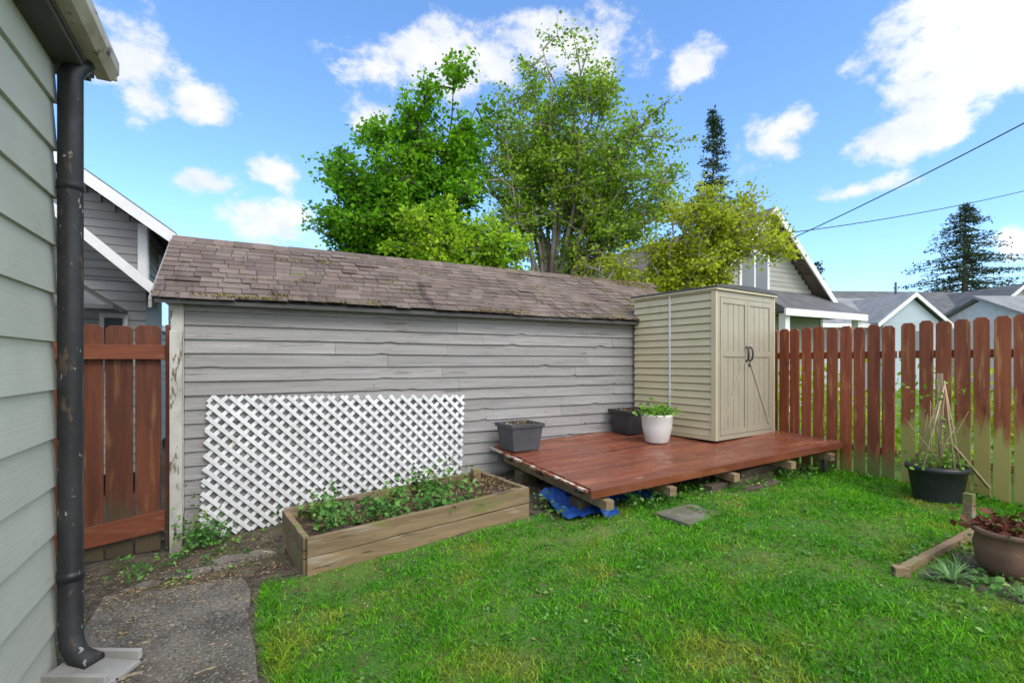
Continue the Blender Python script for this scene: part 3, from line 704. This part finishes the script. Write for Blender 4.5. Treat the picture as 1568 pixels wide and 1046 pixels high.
# ---------------------------------------------------------------- neighbour house right
rh=empty('gabled_house')
ax,az,hw,ez,gy=14.0,6.05,3.1,3.45,9.9
b=B(); lap(b,ax-hw,ax+hw,gy,0,az-.25,.15,(ax,az-.05,ez-.05)); b.box(ax-hw,ax+hw,gy+.021,20,0,ez-.1)
b.prism([(ax-hw,gy+.021,ez-.1),(ax+hw,gy+.021,ez-.1),(ax,gy+.021,az-.12)],(0,10,0)); b.obj('walls',M['h_tan'],rh)
def slope(b,ax,az,xe,ze,y0,y1,th,mi=0,dz_=0):
    b.hexa([(ax,y0,az+dz_),(xe,y0,ze+dz_),(xe,y1,ze+dz_),(ax,y1,az+dz_),(ax,y0,az+dz_+th),(xe,y0,ze+dz_+th),(xe,y1,ze+dz_+th),(ax,y1,az+dz_+th)],mi)
k=(az-ez)/hw
b=B()
for s in (1,-1): slope(b,ax,az,ax+s*(hw+.45),ez-.45*k,gy-.45,20.4,.12)
b.obj('roof',M['shingle'],rh)
b=B()
for s in (1,-1): slope(b,ax,az-.14,ax+s*(hw+.47),ez-.47*k-.14,gy-.5,gy-.455,.24)
b.box(ax-hw-.01,ax-hw+.12,gy-.045,gy-.022,0,ez-.1); b.box(ax+hw-.12,ax+hw+.01,gy-.045,gy-.022,0,ez-.1)
b.box(12.9,14.3,gy-.05,gy-.022,3.5,4.9)
b.obj('white_trim',M['white'],rh)
b=B(); b.box(13.02,13.55,gy-.06,gy-.051,3.62,4.78); b.box(13.65,14.18,gy-.06,gy-.051,3.62,4.78); b.obj('windows',M['glass'],rh)
b=B(); b.hexa([(13.3,8.7,2.95),(17.4,8.7,2.95),(17.4,9.85,2.95),(13.3,9.85,2.95),(13.3,8.7,3.03),(17.4,8.7,3.03),(17.4,9.85,3.75),(13.3,9.85,3.75)]); b.obj('porch_roof',M['shingle_dark'],rh)
b=B(); b.box(13.25,17.45,8.64,8.695,2.82,3.02); b.box(13.4,13.6,8.75,8.95,0,2.9); b.box(17.1,17.3,8.75,8.95,0,2.9); b.obj('porch_trim',M['white'],rh)

def cottage(name,r,d,w,dep,ze,za,wallm,roofm,rot,wing=True):
    e=empty(name); T=Matrix.Translation(W(r,d,0))@Matrix.Rotation(rot,4,'Z')
    b=B(); b.T=T; b.box(-w/2,w/2,0,dep,0,ze); 
    b.prism([(-w/2,0,ze),(-w/2,dep,ze),(-w/2,dep/2,za-.1)],(w,0,0)); b.obj('walls',wallm,e)
    b=B(); b.T=T
    b.prism([(-w/2-.4,-.5,ze-.25),(-w/2-.4,dep/2,za),(-w/2-.4,dep+.5,ze-.25),(-w/2-.4,dep+.5,ze-.1),(-w/2-.4,dep/2,za+.15),(-w/2-.4,-.5,ze-.1)],(w+.8,0,0))
    b.obj('roof',roofm,e)
    b=B(); b.T=T; b.box(-w/2-.42,w/2+.42,-.56,-.51,ze-.33,ze-.12)
    if wing:
        gx,gw=w*.22,w*.26
        for s in (1,-1): slope(b,gx,za-.35,gx+s*gw,ze-.35,-1.05,-1.0,.22)
        b.obj('fascia',M['white'],e)
        b=B(); b.T=T; b.box(gx-gw+.5,gx+gw-.5,-.8,0,0,ze-.1); b.prism([(gx-gw+.4,-.8,ze-.12),(gx+gw-.4,-.8,ze-.12),(gx,-.8,za-.4)],(0,.8,0)); b.obj('wing_walls',wallm,e)
        b=B(); b.T=T
        for s in (1,-1): slope(b,gx,za-.2,gx+s*gw,ze-.2,-.98,dep/2,.12)
        b.obj('wing_roof',roofm,e)
        b=B(); b.T=T; b.box(gx-.5,gx+.5,-.83,-.81,ze-1.5,ze-.5); b.box(-w*.3,-w*.3+1,-.03,-.01,ze-1.6,ze-.6); b.obj('windows',M['glass'],e)
    else: b.obj('fascia',M['white'],e)
    b=B(); b.T=T; b.tube([(-w*.2,dep*.3,za-1),(-w*.2,dep*.3,za+.5)],.07,8); b.obj('vent_pipe',M['greyplastic'],e)
M['roof_gr']=pmat('light_grey_shingle',(.20,.20,.20),(.26,.26,.26),(2,2,2),.85,.3,(20,20,20),.01,.1)
cottage('blue_cottage',18.6,26,8.4,7,3.6,5.2,M['h_blue'],M['roof_gr'],-math.radians(20))
cottage('grey_cottage',28.5,31,12,9,4.0,6.4,M['h_tan'],M['shingle_dark'],-math.radians(24))
cottage('white_cottage',27.5,23.5,5,6,3.6,4.9,M['white'],M['roof_gr'],-math.radians(28),False)

# ---------------------------------------------------------------- trees
def bez(a,c,b_,n):
    return [a*(1-t)**2+c*2*t*(1-t)+b_*t*t for t in [k/n for k in range(n+1)]]
def rdir(up=.2):
    v=Vector((random.gauss(0,1),random.gauss(0,1),random.gauss(0,1)+up)); return v.normalized()
def tree(name,base,forkz,targets,r0,lmat,bmat,nsub=9,Ls=1.1,nter=6,Lt=.5,nl=18,lsz=(.10,.07),sp=.12,dep=1.2,flat=.35,tmin=.42):
    e=empty(name); base=Vector(base); fork=Vector((base.x,base.y,forkz)); b=B(); C=[]
    b.tube([base-Vector((0,0,.2)),base.lerp(fork,.5)+Vector((.05,.03,0)),fork],[r0*1.25,r0,r0*.85],10)
    for tg in targets:
        t_=W(tg[0],tg[1]+random.uniform(-dep,dep),tg[2])
        st=base.lerp(fork,random.uniform(.6,1)); c=st.lerp(t_,.4)+Vector((random.gauss(0,.25),random.gauss(0,.25),.25*(t_-st).length))
        c.x=st.x+(c.x-st.x)*.75; c.y=st.y+(c.y-st.y)*.75
        m_=bez(st,c,t_,9); m_=[p+Vector((random.gauss(0,.05),random.gauss(0,.05),random.gauss(0,.05)))*(i_>0) for i_,p in enumerate(m_)]
        rr=r0*random.uniform(.3,.5); b.tube(m_,[rr*(1-.88*i_/9) for i_ in range(10)],6)
        for _ in range(nsub):
            q=random.uniform(tmin,1)*9; i_=min(int(q),8); p=m_[i_].lerp(m_[i_+1],q-i_)
            en=p+rdir(.35)*Ls*random.uniform(.4,1.2); md=p.lerp(en,.5)+Vector((0,0,.1)); s_=bez(p,md,en,4)
            b.tube(s_,[.022,.018,.014,.010,.006],4,cap=False)
            for _ in range(nter):
                q2=random.uniform(.3,1)*4; j_=min(int(q2),3); p2=s_[j_].lerp(s_[j_+1],q2-j_); e2=p2+rdir(.1)*Lt*random.uniform(.4,1.2)
                b.tube([p2,e2],[.009,.004],3,cap=False)
                k_=int(nl*random.uniform(.5,1.4))
                for _ in range(k_):
                    w_=p2.lerp(e2,random.uniform(.2,1.1)); C.append((w_.x+random.gauss(0,sp),w_.y+random.gauss(0,sp),w_.z+random.gauss(0,sp*.7)-.02))
    b.obj('trunk_and_limbs',bmat,e)
    leaves('foliage',np.array(C),lsz[0],lsz[1],lmat,e,flat=flat)
    return len(C)
M['tl1']=leafmat('maple_leaves',(.09,.29,.010),(.24,.50,.018),None,.9,.5,vlo=.5,vhi=1.4)
M['tl2']=leafmat('spring_leaves',(.18,.34,.022),(.36,.52,.045),None,.9,.5,vlo=.55,vhi=1.4)
M['tl3']=leafmat('golden_leaves',(.33,.43,.02),(.50,.56,.035),None,1.2,.5,vlo=.6,vhi=1.3)
M['tl4']=leafmat('lime_leaves',(.24,.46,.02),(.44,.64,.035),None,1.2,.5,vlo=.6,vhi=1.3)
M['con']=leafmat('conifer_needles',(.025,.06,.028),(.065,.11,.05),None,.8,.1,vlo=.5,vhi=1.4)
T1=[(-4.3,11,3.6),(-4.3,11,4.3),(-4.0,11,5.0),(-4.2,11,5.5),(-3.6,11,6.0),(-3.1,11,6.7),(-2.1,11,6.0),(-2.5,11,7.1),(-1.8,11,7.2),(-1.2,11,7.4),(-.9,11,6.6),(-1.3,11,5.6),(-2.4,11,5.0),(-3.1,11,4.4),(-1.6,11,4.5),(-.8,11,5.2),(-2.2,11,3.9),(-3.6,11,3.4),(-3.3,11,5.3),(-.7,11,7.2),(-3.7,11,4.6),(-3.0,11,5.8),(-2.7,11,5.6),(-2.9,11,3.7),(-2.0,11,6.6),(-3.9,11,3.9),(-3.5,11,5.6)]
n1=tree('maple_tree',W(-2.2,11.3,0),3.0,T1,.2,M['tl1'],M['bark'],nsub=10,Ls=.75,nter=6,Lt=.40,nl=36,lsz=(.105,.075),sp=.105,dep=.7,tmin=.5)
T2=[(.7,11.5,8.4),(1.7,11.5,8.2),(2.4,11.5,7.8),(0.,11.5,7.9),(-.6,11.5,7.2),(1.2,11.5,7.8),(3.1,11.5,6.9),(3.8,11.5,6.2),(2.2,11.5,7.0),(.3,11.5,7.0),(-.9,11.5,6.2),(1.3,11.5,6.3),(2.8,11.5,5.7),(-.3,11.5,5.5),(4.2,11.5,5.4),(1.9,11.5,5.2),(.6,11.5,5.6),(3.3,11.5,4.7),(3.3,11.5,6.1),(1.7,11.5,7.4),(2.6,11.5,6.5),(.6,11.5,7.7),(2.4,11.5,4.4),(4.1,11.5,5.9),(2.9,11.5,6.6),(1.1,11.5,7.1),(2.1,11.5,8.0),(-.1,11.5,6.4),(3.6,11.5,5.4),(2.3,11.5,5.9)]
n2=tree('spring_leafed_tree',W(.95,12,0),2.8,T2,.19,M['tl2'],M['bark_l'],nsub=11,Ls=.85,nter=6,Lt=.46,nl=25,lsz=(.09,.062),sp=.10,dep=1.0,tmin=.48)
n3=tree('golden_leafed_tree',W(3.0,10.3,0),2.2,[(3.9,10,5.0),(4.7,10,4.8),(5.3,10,4.9),(5.6,10,4.4),(5.8,10,3.9),(4.8,10,4.1),(3.9,10,4.2),(3.1,10,4.5),(2.6,10,3.7),(3.8,10,3.4),(2.1,10,3.6),(4.4,10,3.5),(4.3,10,4.6),(5.2,10,3.9),(4.9,10,4.6),(2.9,10,3.3),(3.4,10,3.8),(1.5,10,3.4)],.13,M['tl3'],M['bark_l'],nsub=10,Ls=.55,nter=6,Lt=.35,nl=21,lsz=(.085,.06),sp=.09,dep=.7)
n4=tree('lime_leafed_shrub',W(-.8,9.5,0),2.4,[(-2.3,9.5,3.8),(-1.8,9.5,4.1),(-1.2,9.5,4.35),(-.5,9.5,4.3),(0,9.5,4.0),(.4,9.5,3.6),(-.6,9.5,3.6),(-1.5,9.5,3.6),(-2.1,9.5,3.4),(0,9.5,3.4),(-1.0,9.5,3.9)],.09,M['tl4'],M['bark'],nsub=9,Ls=.45,nter=6,Lt=.3,nl=22,lsz=(.10,.07),sp=.08,dep=.5)
# low hedge on the far side of the right fence
C=[]
for k in range(70):
    x=random.uniform(7.9,9.4); y=random.uniform(-1.5,8); z=random.uniform(.1,1.25)
    C.append(rng.normal(size=(110,3))*np.array([.28,.32,.22])+np.array([x,y,z]))
C=np.concatenate(C); C=C[(C[:,2]<1.7)&(C[:,0]>7.15)]
leaves('hedge',C,.10,.07,M['tl4'])
def conifer(name,r,d,H,R,z0,n,dens):
    e=empty(name); b=B(); o=W(r,d,0); C=[]
    b.tube([o,o+Vector((0,0,H))],[R*.07,.03],8)
    for k in range(n):
        t=random.random()**.85; z=z0+(H-z0)*t; L=R*(1-t)**.8*random.uniform(.45,1.2)+.15; a=random.uniform(0,6.28)
        p=o+Vector((0,0,z)); en=p+Vector((math.cos(a)*L,math.sin(a)*L,-.15*L+.1)); b.tube([p,en],[.04,.01],3,cap=False)
        for _ in range(int(dens*(L+.3))):
            w_=p.lerp(en,random.uniform(.15,1.05)); C.append((w_.x+random.gauss(0,.14),w_.y+random.gauss(0,.14),w_.z+random.gauss(0,.09)-.05))
    b.obj('trunk_and_limbs',M['bark'],e); leaves('foliage',np.array(C),.32,.10,M['con'],e,flat=.5)
conifer('fir_tree',14.2,35,19.3,2.6,5,220,24)
conifer('cedar_tree',36.5,40,14.2,6.4,3,300,13)
conifer('fir_tree',24.6,40,9.5,1.5,2,90,30)
b=B()
def wire(A,Bp,sag,n=24):
    A=Vector(A);Bp=Vector(Bp); b.tube([A.lerp(Bp,k/n)-Vector((0,0,sag*4*(k/n)*(1-k/n))) for k in range(n+1)],.014,5)
A=W(8.25,14.6,5.15); Bq=W(11.6,7.5,7.2); wire(A,Bq,.12)
A=W(8.1,14.6,5.3); Bq=W(27,21,10.3); wire(A,Bq,.35)
b.obj('overhead_wires',M['wire'])
C=[]
for k in range(160):
    r=random.uniform(-70,90); d=random.uniform(60,75); z=random.uniform(0,4.5); c=W(r,d,z)
    q=rng.normal(size=(60,3))*np.array([2.4,2.4,1.0])+np.array(c); C.append(q)
leaves('distant_trees',np.concatenate(C),.9,.6,M['con'])

# ---------------------------------------------------------------- world
w=bpy.data.worlds.new('World'); scene.world=w; w.use_nodes=True; nt=w.node_tree
bg=nt.nodes['Background']
sky=N(nt,'ShaderNodeTexSky',sky_type='NISHITA'); sky.sun_disc=False
SE,SA=math.radians(48),math.radians(168)
sky.sun_elevation=SE; sky.sun_rotation=SA; sky.air_density=1.0; sky.dust_density=.3; sky.ozone_density=1.6
tc=N(nt,'ShaderNodeTexCoord'); sp=N(nt,'ShaderNodeSeparateXYZ'); nt.links.new(tc.outputs['Generated'],sp.inputs[0])
azn=math_(nt,'ARCTAN2',sp.outputs[0],sp.outputs[1]); eln=math_(nt,'ARCSINE',sp.outputs[2])
yaw=math.radians(28)
clouds=[(185,85,105,60),(220,150,48,42),(300,155,52,32),(308,267,50,28),(425,270,42,26),(415,338,75,40),(690,95,120,50),(880,65,100,50),(1065,108,34,34),(1182,212,50,38),(1395,205,80,34),(1470,85,150,85),(1450,20,130,55),(1310,293,75,16),(560,185,38,28),(1550,370,45,26)]
mx=None
def cl(a,e_,ra,re):
    global mx
    u=math_(nt,'DIVIDE',math_(nt,'SUBTRACT',azn,a),ra); v=math_(nt,'DIVIDE',math_(nt,'SUBTRACT',eln,e_),re)
    s=math_(nt,'SQRT',math_(nt,'ADD',math_(nt,'MULTIPLY',u,u),math_(nt,'MULTIPLY',v,v)))
    q=math_(nt,'SUBTRACT',1.0,s); mx=q if mx is None else math_(nt,'MAXIMUM',mx,q)
for (px_,py_,rx,ry) in clouds:
    tx=(px_-784)/760; ty=(555-py_)/760; a=yaw+math.atan(tx); e_=math.atan(ty/math.hypot(1,tx)); k=1/(1+tx*tx)
    cl(a,e_,1.2*rx/760*k,1.2*ry/760*math.sqrt(k)*math.cos(e_)**2)
back_fill=sstep(nt,math_(nt,'MULTIPLY',sp.outputs[1],-1.0),-.45,.25)  # unseen cloud cover behind the camera, added to whiten the ambient light
mx=math_(nt,'ADD',mx,math_(nt,'MULTIPLY',back_fill,1.0))
mxx=math_(nt,'MAXIMUM',mx,math_(nt,'SUBTRACT',math_(nt,'MULTIPLY',back_fill,1.35),.8))
top_=math_(nt,'SUBTRACT',math_(nt,'MULTIPLY',sstep(nt,sp.outputs[2],.72,.9),1.2),.9)
mxx=math_(nt,'MAXIMUM',mxx,top_)
def wn(scale,detail,rough,sz=1.0):
    mp=N(nt,'ShaderNodeMapping'); mp.inputs['Scale'].default_value=(1,1,sz); nt.links.new(tc.outputs['Generated'],mp.inputs[0])
    n=N(nt,'ShaderNodeTexNoise'); n.inputs['Scale'].default_value=scale; n.inputs['Detail'].default_value=detail; n.inputs['Roughness'].default_value=rough
    nt.links.new(mp.outputs[0],n.inputs['Vector']); return n.outputs[0]
nz=wn(10,7,.62,1.5)
m0=math_(nt,'ADD',math_(nt,'MAXIMUM',mxx,-.72),math_(nt,'MULTIPLY',math_(nt,'SUBTRACT',nz,.5),3.4))
mask=sstep(nt,m0,-.05,.65)
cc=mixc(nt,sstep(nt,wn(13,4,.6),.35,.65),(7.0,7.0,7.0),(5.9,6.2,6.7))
fill_gain=math_(nt,'ADD',1.0,math_(nt,'MULTIPLY',back_fill,1.3))  # added clouds behind the camera are boosted to serve as fill light
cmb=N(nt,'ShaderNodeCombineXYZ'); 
for q in range(3): nt.links.new(fill_gain,cmb.inputs[q])
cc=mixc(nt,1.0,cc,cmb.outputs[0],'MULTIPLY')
skyc=mixc(nt,1.0,sky.outputs[0],(1.40,1.78,2.15),'MULTIPLY')
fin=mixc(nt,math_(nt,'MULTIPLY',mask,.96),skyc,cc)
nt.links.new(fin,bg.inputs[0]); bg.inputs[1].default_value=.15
sd=bpy.data.lights.new('sun','SUN'); sd.energy=1.9; sd.angle=math.radians(28); sd.color=(1,.95,.86)
so=bpy.data.objects.new('sun',sd); col.objects.link(so)
dirv=Vector((math.sin(SA)*math.cos(SE),math.cos(SA)*math.cos(SE),math.sin(SE)))
so.rotation_euler=dirv.to_track_quat('Z','Y').to_euler()
cd=bpy.data.cameras.new('camera'); cd.sensor_width=36; cd.lens=17.45; cd.shift_y=.0204; cd.clip_end=2000; cd.clip_start=.05
co=bpy.data.objects.new('camera',cd); col.objects.link(co); co.location=(0,0,1.5); co.rotation_euler=(math.radians(90),0,-math.radians(28))
scene.camera=co
scene.view_settings.view_transform='Standard'; scene.view_settings.look='None'; scene.view_settings.exposure=0
print('leaves',n1,n2,n3,n4)
